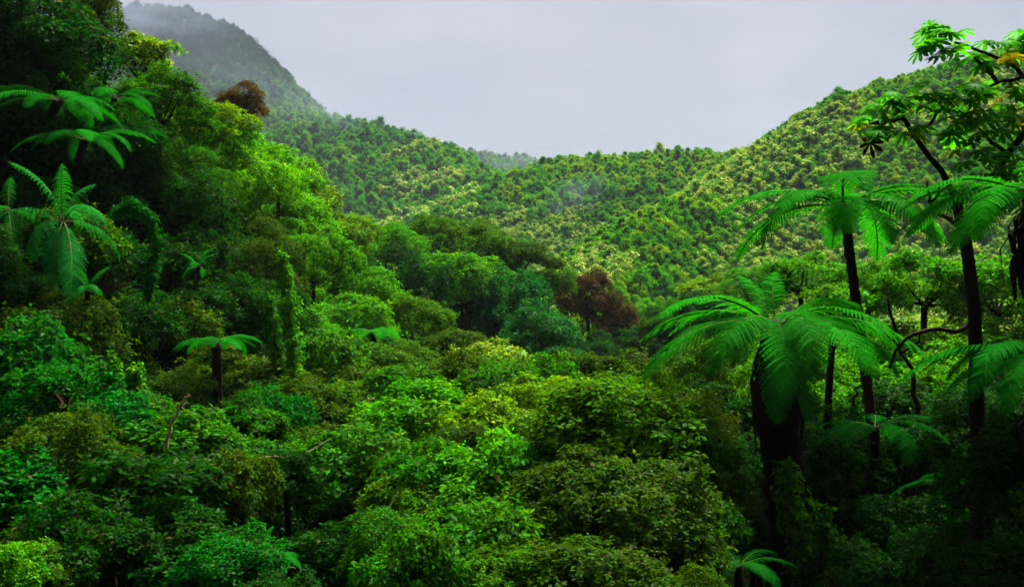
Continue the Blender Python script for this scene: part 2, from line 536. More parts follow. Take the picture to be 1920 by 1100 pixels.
# ------------------------------------------------------------------ tree ferns
def frond_template(name, seed, a0, a1, st=30, pn=7, width=0.20, droop=0.30, stipe=0.10, sweep=0.45, thick=0.020):
    """unit-long frond growing along +X; returns blade mesh and rachis mesh"""
    rng = np.random.RandomState(seed)
    N = 40
    t = np.linspace(0, 1, N)
    ang = np.radians(a0 + (a1 - a0) * t ** 1.1)
    step = np.stack([np.cos(ang), 0.10 * np.sin(t * 3 + seed), np.sin(ang)], -1) / N
    pts = np.vstack([[0, 0, 0], np.cumsum(step, 0)[:-1]])
    V, tint, yg = [], [], []
    for i in range(st):
        s = stipe + (0.995 - stipe) * (i + 0.5) / st
        fi = s * (N - 1)
        j = int(fi)
        p = pts[j] + (pts[min(j + 1, N - 1)] - pts[j]) * (fi - j)
        tg = unit(step[j])
        side = np.array([0, 1.0, 0])
        nrm = unit(np.cross(tg, side)) * 1.0
        if nrm[2] < 0 and a1 > -75:
            nrm = nrm if abs(nrm[2]) < 0.3 else -nrm
        q = (s - stipe) / (1 - stipe)
        Lp = width * (min(1, 0.35 + q * 2.4) * (1 - q ** 2.4) ** 0.75 + 0.03) * rng.uniform(0.9, 1.06)
        for sg in (-1, 1):
            dr = droop * rng.uniform(0.7, 1.35)
            d0 = unit(side * sg + tg * (sweep + 0.5 * q) + nrm * 0.10)
            m = np.arange(pn)
            u = (m + 0.5) / pn
            c = p + d0 * (u[:, None] * Lp) - np.array([0, 0, 1.0]) * (dr * Lp * u[:, None] ** 2)
            dd = unit(d0[None] - np.array([0, 0, 1.0]) * (2 * dr * u[:, None]))
            cs = unit(np.cross(np.repeat(nrm[None], pn, 0), dd))
            nn = np.cross(dd, cs)
            tw = rng.normal(0, 0.22)
            cs, nn = cs * math.cos(tw) + nn * math.sin(tw), nn * math.cos(tw) - cs * math.sin(tw)
            pl = 0.47 * (1 - stipe) / st * (1 - 0.62 * u ** 2.0) * rng.uniform(0.85, 1.15, pn)
            seg = Lp / pn
            for s2 in (-1, 1):
                b0 = c - dd * seg * 0.62
                b1 = c + dd * seg * 0.62
                tip = c + cs * s2 * pl[:, None] + dd * seg * 0.55 - nn * 0.10 * pl[:, None]
                t0 = c + cs * s2 * (pl * 0.72)[:, None] - dd * seg * 0.28
                V.append(np.stack([b0, b1, tip, t0], 1) if s2 > 0 else np.stack([b1, b0, t0, tip], 1))
                tint.append(np.full(pn * 4, rng.uniform(0.3, 0.7)))
                yg.append(np.full(pn * 4, 0.25 * q * rng.uniform(0, 1)))
    rib = np.vstack([pts[int(stipe * N) - 1:-1:3], pts[-1:]])
    rw = np.array([0, 0.006, 0])
    V.append(np.stack([rib[:-1] - rw, rib[:-1] + rw, rib[1:] + rw, rib[1:] - rw], 1))
    tint.append(np.full(4 * (len(rib) - 1), .5)); yg.append(np.zeros(4 * (len(rib) - 1)))
    V = np.vstack(V)
    n = len(V)
    blade = mesh_from(name, V.reshape(-1, 3), np.arange(4 * n).reshape(n, 4), 4, {"tint": np.concatenate(tint), "young": np.concatenate(yg)}, [M_FERN])
    mb = MB()
    mb.tube(pts[::4] - np.array([0, 0, 0.004]), np.linspace(thick * 0.5, thick * 0.1, len(pts[::4])), 5)
    return blade, mb.mesh("rachis", [M_STALK])

FR = {
    "up": [frond_template("upright_frond", 1, 78, 25), frond_template("upright_frond", 2, 70, 5)],
    "arch": [frond_template("arching_frond", 3, 27, -48), frond_template("arching_frond", 4, 20, -52), frond_template("arching_frond", 5, 34, -40)],
    "droop": [frond_template("drooping_frond", 6, 22, -70), frond_template("drooping_frond", 7, 12, -66), frond_template("drooping_frond", 8, 30, -78)],
    "hang": [frond_template("hanging_frond", 9, -25, -84), frond_template("hanging_frond", 10, -40, -86)],
    "broad": [frond_template("broad_frond", 11, 40, -60, st=20, pn=5, width=0.22, droop=0.75), frond_template("broad_frond", 12, 10, -80, st=20, pn=5, width=0.20, droop=0.9),
              frond_template("broad_frond", 13, 80, 10, st=20, pn=5, width=0.16, droop=0.8)],
}

def fern(label, px, py, d, L, fronds, color, base=None, tr=0.09, group=None, seed=1, skirt=0.0, name="tree_fern", ctrl=None, bark=None):
    """fronds: list of (azimuth deg, kind, scale). Empty on the ground > trunk, frond (> rachis), dead_frond_skirt"""
    rng = np.random.RandomState(seed + int(px))
    c = P(px, py, d)
    if base is None:
        b = np.array([c[0] + rng.uniform(-.1, .1), c[1] + 0.1, 0])
    else:
        b = P(*base)
    b[2] = min(float(ground(b[0], b[1])), c[2] - 0.25)
    root = thing(name, tuple(b), label, "tree fern" if name == "tree_fern" else "fern", group)
    top = c - b
    mid = top * 0.5 + np.array([rng.uniform(-.1, .1), 0, 0])
    if ctrl is not None:
        mid = P(*ctrl) - b
    mb = MB()
    n = max(8, int(np.linalg.norm(top) / 0.16))
    path = bez((0, 0, -0.3), mid, top, n)
    rad = np.linspace(tr * 1.25, tr, n) * (1 + 0.14 * (np.arange(n) % 2))
    mb.tube(path, rad, 9, 0.10, rng)
    obj("trunk", mb.mesh("trunk", [bark or M_BARK]), root)
    for az, kind, sc in fronds:
        ms = FR[kind]
        blade, rach = ms[rng.randint(len(ms))]
        jit = rng.uniform(0.92, 1.08)
        f = obj("frond", blade, root, np.array(color) * rng.uniform(0.65, 1.3))
        f.location = top + np.array([math.cos(math.radians(az)), math.sin(math.radians(az)), 0]) * tr * 0.5
        f.rotation_euler = (rng.uniform(-.18, .18), rng.uniform(-.1, .1), math.radians(az + rng.uniform(-6, 6)))
        s = L * sc * jit
        f.scale = (s, s, s)
        obj("rachis", rach, f)
    if skirt > 0:
        sk = MB()
        for a in rng.uniform(0, 6.28, 90):
            h0 = rng.uniform(0.0, 0.45) * skirt
            r = tr * rng.uniform(1.0, 1.6)
            l = skirt * rng.uniform(0.35, 0.75)
            fl = rng.uniform(0.05, 0.32)
            e = np.array([math.cos(a), math.sin(a), 0])
            sdv = np.array([-math.sin(a), math.cos(a), 0])
            p0 = top + e * r * 0.6 - np.array([0, 0, h0])
            p1 = p0 + e * fl - np.array([0, 0, l * 0.45])
            p2 = p0 + e * fl * 0.8 - np.array([0, 0, l])
            w = rng.uniform(0.02, 0.06)
            sk.add([p0 - sdv * 0.01, p0 + sdv * 0.01, p1 + sdv * w, p1 - sdv * w], [(0, 1, 2, 3)])
            sk.add([p1 - sdv * w, p1 + sdv * w, p2 + sdv * w * .3, p2 - sdv * w * .3], [(0, 1, 2, 3)])
        obj("dead_frond_skirt", sk.mesh("dead_frond_skirt", [M_DEAD]), root)
    return root

def ring(n, kinds, s0=0.9, s1=1.1, seed=0, start=0.0):
    r = random.Random(seed)
    return [(start + 360.0 * i / n + r.uniform(-9, 9), kinds[i % len(kinds)], r.uniform(s0, s1)) for i in range(n)]

# ------------------------------------------------------------------ the forested hillsides beyond
def far_template(name, seed, mat, leaves, lobes, leaf, flower=0.0, az=0.8):
    rng = np.random.RandomState(seed)
    lr = 0.34 * rng.uniform(0.5, 1.5, lobes)
    ph = rng.uniform(0, 6.28, lobes)
    zz = rng.uniform(-0.25, 1.1, lobes)
    rr = np.sqrt(np.clip(1.1 - np.abs(zz) ** 1.5, 0, 1)) * rng.uniform(0.1, 1.15, lobes)
    lc = np.stack([rr * np.cos(ph), rr * np.sin(ph), zz * az], -1)
    k = 4
    ns = leaves // k
    li = rng.randint(0, lobes, ns)
    u = unit(rng.normal(0, 1, (ns, 3)) + np.array([0, 0, 0.7]))
    pos = lc[li] + u * (lr[li] * rng.uniform(0.5, 1.25, ns))[:, None]
    v = sprigs(rng, pos, u + UP * 0.5 + rng.normal(0, 0.3, (ns, 3)), k, leaf, 0.6)
    v = v * np.array([1, 1, 1.0]) + np.array([0, 0, 1.15])
    fl = np.zeros(ns)
    if flower > 0:
        lf = rng.uniform(0, 1, lobes) < 0.75
        fl = ((rng.uniform(0, 1, ns) < flower) & lf[li] & (u[:, 2] > 0.15)) * rng.uniform(0.4, 1.0, ns)
    n = len(v)
    V = v.reshape(-1, 3)
    Fc = np.arange(4 * n).reshape(n, 4)
    mb = MB()
    mb.tube(np.array([[0, 0, -0.35], [0.03, 0, 0.4], [0, 0.02, 1.2]]), [0.07, 0.055, 0.03], 5)
    for q in range(min(4, lobes)):
        mb.tube(np.array([[0.02, 0.01, 0.8], (lc[q] + np.array([0, 0, 0.9])) * np.array([.5, .5, 1]), lc[q] + np.array([0, 0, 1.15])]), [0.035, 0.025, 0.012], 4)
    tv, tf = np.vstack(mb.v), np.vstack(mb.f)
    att = np.concatenate([np.repeat(fl, 4 * k), np.zeros(len(tv))])
    mi = np.concatenate([np.zeros(n, int), np.ones(len(tf), int)])
    return mesh_from(name, np.vstack([V, tv]), np.vstack([Fc, tf + len(V)]), 4, {"flower": att}, [mat, M_BARK], mi)

FT_HILL = [far_template("hill_tree", 60 + i, M_FARF, 1900, 11 + i, 0.15) for i in range(4)]
FT_FLOW = [far_template("blossoming_tree", 70 + i, M_FARF, 2200, 12, 0.13, flower=0.16 + 0.09 * i) for i in range(3)]
FT_MTN = [far_template("mountain_tree", 80 + i, M_MTN, 1300, 10 + i, 0.18) for i in range(3)]

rs = np.random.RandomState(4)

def scatter(x0, x1, y0, y1, step):
    xs = np.arange(x0, x1, step); ys = np.arange(y0, y1, step)
    X, Y = np.meshgrid(xs, ys)
    X = X + rs.uniform(-.5, .5, X.shape) * step
    Y = Y + rs.uniform(-.5, .5, Y.shape) * step
    return X.ravel(), Y.ravel()

def in_view(x, y, z, h, m=90):
    px = 960 + F * x / y
    py = 550 - F * (z + h) / y
    ok = (px > -m) & (px < 1920 + m) & (py > -m) & (py < 1250)
    # keep what the nearer ground does not hide (with some metres to spare)
    idx = np.where(ok)[0]
    vis = np.ones(len(idx), bool)
    for t in np.linspace(0.03, 0.96, 56):
        gz_ = ground(x[idx] * t, y[idx] * t)
        line = (z[idx] + h + 3.0) * t
        vis &= gz_ < line + 1.0
    keep = np.zeros(len(x), bool)
    keep[idx[vis]] = True
    return keep

def noise01(x, y, seed, sc):
    return 0.5 + 0.5 * smooth_noise(x, y, seed, sc) * 1.6

# (zone name, area, spacing)
zones = []
X, Y = scatter(-30, 190, 84, 262, 1.6); zones.append(("slope", X, Y))
X, Y = scatter(-60, 190, 262, 330, 2.1); zones.append(("hill", X, Y))
X, Y = scatter(-330, 110, 150, 640, 3.3); zones.append(("mountain", X, Y))
X, Y = scatter(-60, 90, 690, 770, 5.5); zones.append(("ridge", X, Y))

far = []                       # (zone, x, y, z, size, template list index, apparent size)
for zn, X, Y in zones:
    Z = ground(X, Y)
    if zn == "mountain":
        # left of the line where the right-hand hills begin
        px = 960 + F * X / Y
        ok = (px < 1010) & ~((Y < 335) & (px > 900)) & (Y > 170)
        X, Y, Z = X[ok], Y[ok], Z[ok]
    keep = in_view(X, Y, Z, 3.0)
    for x, y, z in zip(X[keep], Y[keep], Z[keep]):
        s = {"slope": 1.05, "hill": 1.4, "mountain": 2.2, "ridge": 2.8}[zn] * rs.uniform(0.55, 1.4) * (1.35 if rs.rand() < 0.05 else 1.0)
        far.append((zn, x, y, z, s))
flow_n = noise01(np.array([a[1] for a in far]), np.array([a[2] for a in far]), 21, 9.0)
recs = []
for (zn, x, y, z, s), fn in zip(far, flow_n):
    px = 960 + F * x / y
    if zn in ("slope", "hill"):
        pf = 0.62 if zn == "slope" else 0.15
        if zn == "slope" and px > 1050:
            # spur crest and its upper face carry most of the blossom
            pf = 0.72 if 120 < y < 215 else 0.42
        fl = fn > 1 - pf * 0.85
        mesh = FT_FLOW[rs.randint(3)] if fl else FT_HILL[rs.randint(4)]
        kind = "flow" if fl else "green"
    else:
        fl = zn == "mountain" and (px > 640) and (y < 470) and fn > 0.62
        mesh = FT_FLOW[rs.randint(3)] if fl else FT_MTN[rs.randint(3)]
        kind = "mflow" if fl else "mtn"
    recs.append([zn, kind, x, y, z, s, mesh, s / y])
print("far trees", len(recs), {k: sum(r[0] == k for r in recs) for k in ("slope", "hill", "mountain", "ridge")})

LBL = {("slope", "flow"): ("blossoming_tree", "tree speckled with creamy blossom on the steep slope behind the tree ferns", "blossoming trees on the steep slope"),
       ("slope", "green"): ("hillside_tree", "small plain green tree on the steep slope behind the tree ferns", "green trees on the steep slope"),
       ("hill", "flow"): ("blossoming_tree", "tree with pale blossom on the rounded hill closing the valley", "blossoming trees on the rounded hill"),
       ("hill", "green"): ("hillside_tree", "plain green tree on the rounded hill closing the valley", "green trees on the rounded hill"),
       ("mountain", "mtn"): ("mountain_tree", "plain green tree on the tall misty mountain", "green trees on the tall misty mountain"),
       ("mountain", "mflow"): ("mountain_tree", "pale blossoming tree on the tall misty mountain", "blossoming trees on the tall misty mountain"),
       ("ridge", "mtn"): ("ridge_tree", "bluish tree on the faint ridge beyond the valley head", "trees on the faint far ridge")}
quota = {"slope": 190, "hill": 55, "mountain": 45, "ridge": 10}
first = {}
rest = {k: [] for k in quota}
for zn, q in quota.items():
    rz = sorted([r for r in recs if r[0] == zn], key=lambda r: -r[7])
    for i, r in enumerate(rz):
        if i < q:
            nm, lb, gp = LBL[(zn, r[1])]
            o = obj(nm, r[6])
            o.location = (r[2], r[3], r[4])
            o.scale = (r[5] * rs.uniform(.9, 1.15), r[5] * rs.uniform(.9, 1.15), r[5] * rs.uniform(0.85, 1.2))
            o.rotation_euler = (0, 0, rs.uniform(0, 6.28))
            tag(o, lb, "tree", gp)
            first.setdefault(r[6].name, o)
        else:
            rest[zn].append(r)

def forest(name, label, rr):
    """the trees past the first few hundred: one object, instances on points"""
    meshes = sorted({r[6].name for r in rr if r[6].name in first})
    order = {m: i for i, m in enumerate(meshes)}
    rr = [r for r in rr if r[6].name in order]
    me = bpy.data.meshes.new(name)
    me.from_pydata([(r[2], r[3], r[4]) for r in rr], [], [])
    at = me.attributes.new("size", 'FLOAT', 'POINT'); at.data.foreach_set("value", [r[5] for r in rr])
    at = me.attributes.new("turn", 'FLOAT', 'POINT'); at.data.foreach_set("value", list(rs.uniform(0, 6.28, len(rr))))
    at = me.attributes.new("pick", 'INT', 'POINT'); at.data.foreach_set("value", [order[r[6].name] for r in rr])
    o = obj(name, me)
    o["kind"] = "stuff"; o["label"] = label; o["category"] = "forest"
    ng = bpy.data.node_groups.new(name, 'GeometryNodeTree')
    ng.interface.new_socket("Geometry", in_out='INPUT', socket_type='NodeSocketGeometry')
    ng.interface.new_socket("Geometry", in_out='OUTPUT', socket_type='NodeSocketGeometry')
    n, l = ng.nodes, ng.links
    gi, go = n.new("NodeGroupInput"), n.new("NodeGroupOutput")
    jn = n.new("GeometryNodeJoinGeometry")
    for m in reversed(meshes):                       # join lists its links last to first
        ob = n.new("GeometryNodeObjectInfo")
        ob.transform_space = 'ORIGINAL'
        ob.inputs["Object"].default_value = first[m]
        ob.inputs["As Instance"].default_value = True
        l.new(ob.outputs["Geometry"], jn.inputs[0])
    ip = n.new("GeometryNodeInstanceOnPoints")
    ip.inputs["Pick Instance"].default_value = True
    def named(nm, tp):
        a = n.new("GeometryNodeInputNamedAttribute"); a.data_type = tp
        a.inputs["Name"].default_value = nm
        return a.outputs["Attribute"]
    cx = n.new("ShaderNodeCombineXYZ")
    l.new(named("turn", 'FLOAT'), cx.inputs[2])
    er = n.new("FunctionNodeEulerToRotation")
    l.new(cx.outputs[0], er.inputs[0])
    l.new(gi.outputs[0], ip.inputs["Points"])
    l.new(jn.outputs[0], ip.inputs["Instance"])
    l.new(named("pick", 'INT'), ip.inputs["Instance Index"])
    l.new(er.outputs[0], ip.inputs["Rotation"])
    sc_ = n.new("ShaderNodeCombineXYZ")
    sz = named("size", 'FLOAT')
    for i in range(3):
        l.new(sz, sc_.inputs[i])
    l.new(sc_.outputs[0], ip.inputs["Scale"])
    l.new(ip.outputs[0], go.inputs[0])
    md = o.modifiers.new("trees", 'NODES')
    md.node_group = ng
    return o

forest("slope_forest", "unbroken blossoming forest covering the steep slope behind the tree ferns", rest["slope"])
forest("hill_forest", "unbroken green forest covering the rounded hill that closes the valley", rest["hill"])
forest("mountain_forest", "unbroken forest covering the tall misty mountain", rest["mountain"])
forest("ridge_forest", "bluish forest along the faint ridge beyond the valley head", rest["ridge"])

# ------------------------------------------------------------------ middle-distance and near trees
DK = (0.001, 0.034, 0.001); GR = (0.007, 0.090, 0.001); BR = (0.016, 0.160, 0.001); YG = (0.042, 0.165, 0.001)  # DK carries the shade of hollows and understory in its leaf green
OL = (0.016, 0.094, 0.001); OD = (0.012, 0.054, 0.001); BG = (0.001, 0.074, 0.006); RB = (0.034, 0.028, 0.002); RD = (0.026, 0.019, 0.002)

VB = (0.030, 0.215, 0.001)  # extra-bright green, the crest's sunlight put into these leaves
# name, label, px, py, metres, radius px, crown, colour, height ratio
TREES = [
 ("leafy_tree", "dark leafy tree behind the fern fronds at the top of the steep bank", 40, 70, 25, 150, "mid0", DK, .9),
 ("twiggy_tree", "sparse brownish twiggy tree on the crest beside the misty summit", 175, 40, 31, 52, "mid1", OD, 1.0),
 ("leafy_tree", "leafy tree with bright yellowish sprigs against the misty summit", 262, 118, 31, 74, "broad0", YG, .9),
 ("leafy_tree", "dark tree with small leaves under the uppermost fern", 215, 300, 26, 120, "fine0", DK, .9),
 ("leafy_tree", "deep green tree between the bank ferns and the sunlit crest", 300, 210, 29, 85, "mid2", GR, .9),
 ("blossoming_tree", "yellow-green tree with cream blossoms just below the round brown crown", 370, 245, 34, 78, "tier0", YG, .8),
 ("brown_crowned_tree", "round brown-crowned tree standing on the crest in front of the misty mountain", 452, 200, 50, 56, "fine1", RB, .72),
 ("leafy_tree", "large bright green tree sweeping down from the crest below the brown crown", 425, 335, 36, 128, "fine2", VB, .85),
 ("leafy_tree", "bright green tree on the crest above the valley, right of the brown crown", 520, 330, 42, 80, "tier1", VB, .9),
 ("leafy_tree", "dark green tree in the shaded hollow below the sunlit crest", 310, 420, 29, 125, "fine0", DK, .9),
 ("slender_tree", "pale yellowish slender tree poking above the crest towards the valley", 585, 370, 50, 44, "broad1", YG, 1.25),
 ("leafy_tree", "light green tree at the lower end of the crest", 555, 425, 45, 80, "mid0", VB, .9),
 ("leafy_tree", "brownish shaded tree beside the long hanging vine", 470, 510, 32, 105, "fine1", OD, .95),
 ("leafy_tree", "dark tree overhung by vines on the steep bank", 370, 560, 28, 100, "mid1", DK, 1.0),
 ("leafy_tree", "green tree with tiered twigs above the long hanging vine", 590, 505, 40, 88, "tier0", BR, .9),
 ("leafy_tree", "yellow-green tree spilling from the crest into the valley", 645, 450, 50, 70, "mid2", YG, .8),
 ("leafy_tree", "mid green tree beside the broad olive tree", 725, 470, 56, 70, "fine2", BR, .8),
 ("olive_tree", "broad olive tree standing highest on the low spur", 815, 455, 62, 72, "tier1", OL, .85),
 ("leafy_tree", "olive green tree right of the broad olive tree on the low spur", 900, 468, 65, 76, "fine0", OL, .7),
 ("leafy_tree", "brownish olive tree near the end of the low spur", 975, 490, 67, 66, "tier0", OD, .8),
 ("leafy_tree", "dull green tree where the low spur drops to the valley floor", 1032, 535, 68, 52, "fine1", OL, .9),
 ("leafy_tree", "green layered tree below the broad olive tree", 870, 540, 58, 96, "tier1", BR, .8),
 ("leafy_tree", "deep green tree in the middle of the low spur", 760, 550, 52, 92, "fine1", DK, .9),
 ("leafy_tree", "green tree with dense tiers on the spur face", 690, 560, 46, 88, "tier0", BR, .95),
 ("lumpy_tree", "upper of the lumpy bluish green trees with cauliflower-like crown", 965, 585, 57, 82, "dense0", BG, .95),
 ("lumpy_tree", "middle lumpy bluish green tree, the largest cauliflower-like crown", 1015, 645, 52, 78, "dense1", BG, .95),
 ("lumpy_tree", "lowest lumpy bluish green tree above the valley shrubs", 1050, 705, 47, 58, "dense0", BG, .8),
 ("russet_tree", "russet brown tree beside the lumpy bluish crowns", 1100, 565, 73, 66, "fine2", RD, .9),
 ("russet_tree", "dark russet tree lowest on the spur, next to the green valley trees", 1158, 615, 73, 56, "fine0", RD, .9),
 ("leafy_tree", "dark green tree under the russet trees", 1125, 670, 66, 62, "fine1", DK, .85),
 ("leafy_tree", "dark tree in the valley bottom between the russet trees and the big fern", 1195, 655, 66, 56, "tier1", DK, .9),
 ("leafy_tree", "dark green round tree at the foot of the blossoming slope", 1255, 610, 66, 58, "fine2", GR, .8),
 ("leafy_tree", "dense dark tree at the slope foot behind the big fern", 1325, 600, 60, 66, "dense1", DK, .8),
 ("leafy_tree", "yellow-green tree at the slope foot above the big fern", 1330, 555, 74, 60, "mid1", YG, .7),
 ("leafy_tree", "green tree at the slope foot touching the upright young fronds", 1410, 545, 66, 60, "fine0", BR, .8),
 ("leafy_tree", "rounded mid green tree above the fern fronds in the valley", 640, 625, 38, 96, "mid0", BR, .95),
 ("leafy_tree", "olive tree with brownish twigs in the middle of the spur", 775, 625, 42, 84, "fine2", OL, .9),
 ("leafy_tree", "brownish olive tree left of the yellow broad-leaved tree", 845, 665, 38, 70, "tier0", OD, .9),
 ("broad_leaved_tree", "yellow-green tree with big pale leaves in the valley bottom", 915, 700, 30, 84, "broad0", (0.065, 0.19, 0.008), .85),
 ("leafy_tree", "light olive tree with fine foliage above the near green shrubs", 745, 715, 30, 106, "fine0", OL, .75),
 ("leafy_tree", "green tree hung with creepers beside the long hanging vine", 610, 720, 27, 88, "mid1", GR, 1.0),
 ("leafy_tree", "shaded tree behind the small bank fern", 480, 640, 27, 95, "mid2", DK, 1.0),
 ("shrub", "olive fine-leaved shrub just above the dead curved branch", 690, 790, 21, 105, "fine1", OL, .7),
 ("shrub", "bright green shrub in the middle of the near thicket", 800, 800, 17.5, 125, "tier1", BR, .75),
 ("shrub", "yellow-green shrub beside the broad-leaved tree's foot", 920, 830, 16, 110, "mid0", YG, .75),
 ("shrub", "green shrub overhanging the dark hollow", 660, 890, 14.5, 118, "mid1", GR, .8),
 ("shrub", "leafy green shrub right of the dark hollow", 790, 920, 13, 125, "tier0", GR, .9),
 ("shrub", "bright green shrub touching the olive round bush", 925, 930, 12.5, 120, "mid2", BR, .9),
 ("shrub", "dark green shrub deep inside the hollow under the curved dead branch", 560, 985, 15.5, 80, "mid0", DK, .9),
 ("shrub", "dark green shrub at the back of the hollow beside the little fern", 640, 1010, 14.5, 70, "mid2", DK, .9),
 ("shrub", "dark shrub low down at the foot of the hollow", 700, 1060, 11.5, 130, "fine2", DK, .8),
 ("shrub", "green shrub with pale tips below the bright green shrub", 880, 1060, 10.5, 130, "mid1", GR, .9),
 ("round_bush", "big round olive bush with small leaves beside the big tree fern", 1150, 840, 13, 165, "fine0", OL, .85),
 ("round_bush", "yellowish small-leaved bush behind the big round olive bush", 1050, 780, 17, 110, "fine1", YG, .7),
 ("round_bush", "small-leaved bush with yellow tips under the lowest fern fronds", 1250, 780, 14.5, 105, "fine2", OL, .8),
 ("round_bush", "brownish small-leaved bush in front of the big round bush", 1060, 960, 11.5, 140, "fine2", OD, .9),
 ("round_bush", "dull olive small-leaved bush below the big round bush", 1195, 985, 11, 150, "fine1", OD, .9),
 ("shrub", "dark brownish bush below the dull olive bush", 1100, 1120, 9.5, 150, "fine0", OD, .7),
 ("shrub", "bluish green leafy shrub on the bank under the dark hollow with the palm leaves", 50, 700, 16, 110, "mid0", BG, .9),
 ("shrub", "bluish green shrub beside the brown dead stump", 130, 770, 14.5, 100, "mid1", BG, .95),
 ("shrub", "bright green shrub with vine spires growing out of it", 230, 810, 14, 92, "mid2", BG, .8),
 ("shrub", "yellowish shrub next to the pale bare dead branch", 350, 860, 13.5, 110, "mid0", GR, .75),
 ("shrub", "leafy shrub at the foot of the small bank fern", 470, 840, 15, 88, "tier1", GR, .75),
 ("shrub", "olive shrub in front of the bluish shrubs", 130, 880, 12, 125, "fine1", OD, .9),
 ("shrub", "dark thicket shrub below the pale bare dead branch", 290, 960, 11.5, 130, "mid1", DK, .9),
 ("shrub", "mottled shrub with yellow leaves left of the dark hollow", 430, 940, 12.5, 105, "tier0", OD, 1.0),
 ("shrub", "bluish shrub at the bank foot beside the olive shrub", 10, 950, 11, 115, "mid2", BG, .9),
 ("shrub", "dark fine-leaved shrub in the thicket corner", 160, 1050, 10, 140, "fine2", DK, .8),
 ("shrub", "dark shrub behind the little fern of the thicket", 370, 1070, 10.5, 125, "mid0", DK, .8),
 ("shrub", "bright green leaf tuft in the thicket corner", 0, 1080, 8.5, 70, "mid1", BR, .9),
 ("shrub", "small yellow-tipped shrub in front of the dark fine-leaved shrub", 60, 1075, 9.2, 70, "mid2", OL, .9),
 ("broad_leaved_shrub", "shrub with glowing yellow-green leaves left of the fern trunks", 1320, 795, 13.4, 58, "broad1", (0.075, 0.20, 0.006), 1.0),
 ("broad_leaved_shrub", "glossy broad-leaved shrub in the shade beside the fern trunk", 1345, 890, 13, 70, "broad0", (0.016, 0.20, 0.002), .9),
 ("broad_leaved_shrub", "lower glossy broad-leaved shrub in the shade below the fern trunk", 1330, 985, 12.3, 66, "broad1", (0.016, 0.20, 0.002), .9),
 ("shrub", "fine-leaved shrub at the foot of the broad-leaved shrubs", 1290, 1080, 10.5, 85, "mid0", OD, .9),
 ("leafy_tree", "bright leafy tree just behind the crown of the big fern", 1565, 585, 19, 72, "broad0", BR, .8),
 ("leafy_tree", "green tree showing under the slender-trunked fern", 1500, 525, 34, 80, "mid1", BR, .8),
 ("leafy_tree", "green leafy tree behind the leaning fern trunk", 1630, 555, 29, 85, "mid2", BR, .8),
 ("leafy_tree", "yellowish green tree seen beneath the horizontal bough", 1770, 660, 30, 78, "mid0", YG, .8),
 ("leafy_tree", "green tree between the leaning fern trunk and the dark trunk", 1735, 540, 27, 85, "tier1", BR, .9),
 ("leafy_tree", "shaded tree low behind the leaning fern trunk", 1620, 690, 27, 85, "mid1", BR, .9),
 ("leafy_tree", "green tree behind the drooping fronds at the wood's edge", 1870, 560, 26, 85, "mid2", BR, .9),
]
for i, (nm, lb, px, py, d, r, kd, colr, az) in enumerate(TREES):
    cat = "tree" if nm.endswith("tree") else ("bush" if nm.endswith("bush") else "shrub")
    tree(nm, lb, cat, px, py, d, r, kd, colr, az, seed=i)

def look(colr, kd):
    c = {DK: "dark green", GR: "mid green", BR: "bright green", OD: "brownish olive", OL: "olive", BG: "bluish green"}[colr]
    return c + (" small-leaved" if "fine" in kd else " layered" if "tier" in kd else " leafy")

# small shrubs that fill the slopes between the larger trees
X, Y = scatter(-24, 42, 20, 88, 3.3)
Z = ground(X, Y)
keep = in_view(X, Y, Z, 1.5, 40)
nfill = 0
for x, y, z in zip(X[keep], Y[keep], Z[keep]):
    px, py = 960 + F * x / y, 550 - F * (z + 1.1) / y
    if py > 1000 or (px > 1420 and y < 24) or (y > 74 and px < 1200):
        continue
    R = rs.uniform(1.1, 1.9)
    kd = ["mid0", "mid1", "mid2", "tier0", "tier1", "fine0"][rs.randint(6)]
    colr = [DK, GR, GR, BR, OD, OL][rs.randint(6)]
    tree("slope_shrub", look(colr, kd) + " low shrub between the larger trees of the valley slopes", "shrub", px, py, y, R * F / y, kd, colr, 0.9, look(colr, kd) + " shrubs of the valley slopes", seed=nfill)
    nfill += 1
X, Y = scatter(-15, -5, 15, 29, 1.7)
Z = ground(X, Y)
keep = in_view(X, Y, Z, 1.0, 60) & (Z > -5.2)
nbank = 0
for x, y, z in zip(X[keep], Y[keep], Z[keep]):
    px, py = 960 + F * x / y, 550 - F * (z + 0.7) / y
    if px > 420 or py < 120:
        continue
    R = rs.uniform(0.7, 1.2)
    kd = ["mid0", "mid1", "fine0", "fine2"][rs.randint(4)]
    colr = [DK, DK, DK, OD][rs.randint(4)]  # mostly DK, darkness of the shaded bank put into leaf colour
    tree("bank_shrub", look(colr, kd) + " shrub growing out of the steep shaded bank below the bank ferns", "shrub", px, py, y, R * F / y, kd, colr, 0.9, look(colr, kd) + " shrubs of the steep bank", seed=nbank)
    nbank += 1
print("bank shrubs", nbank)
print("fill shrubs", nfill)

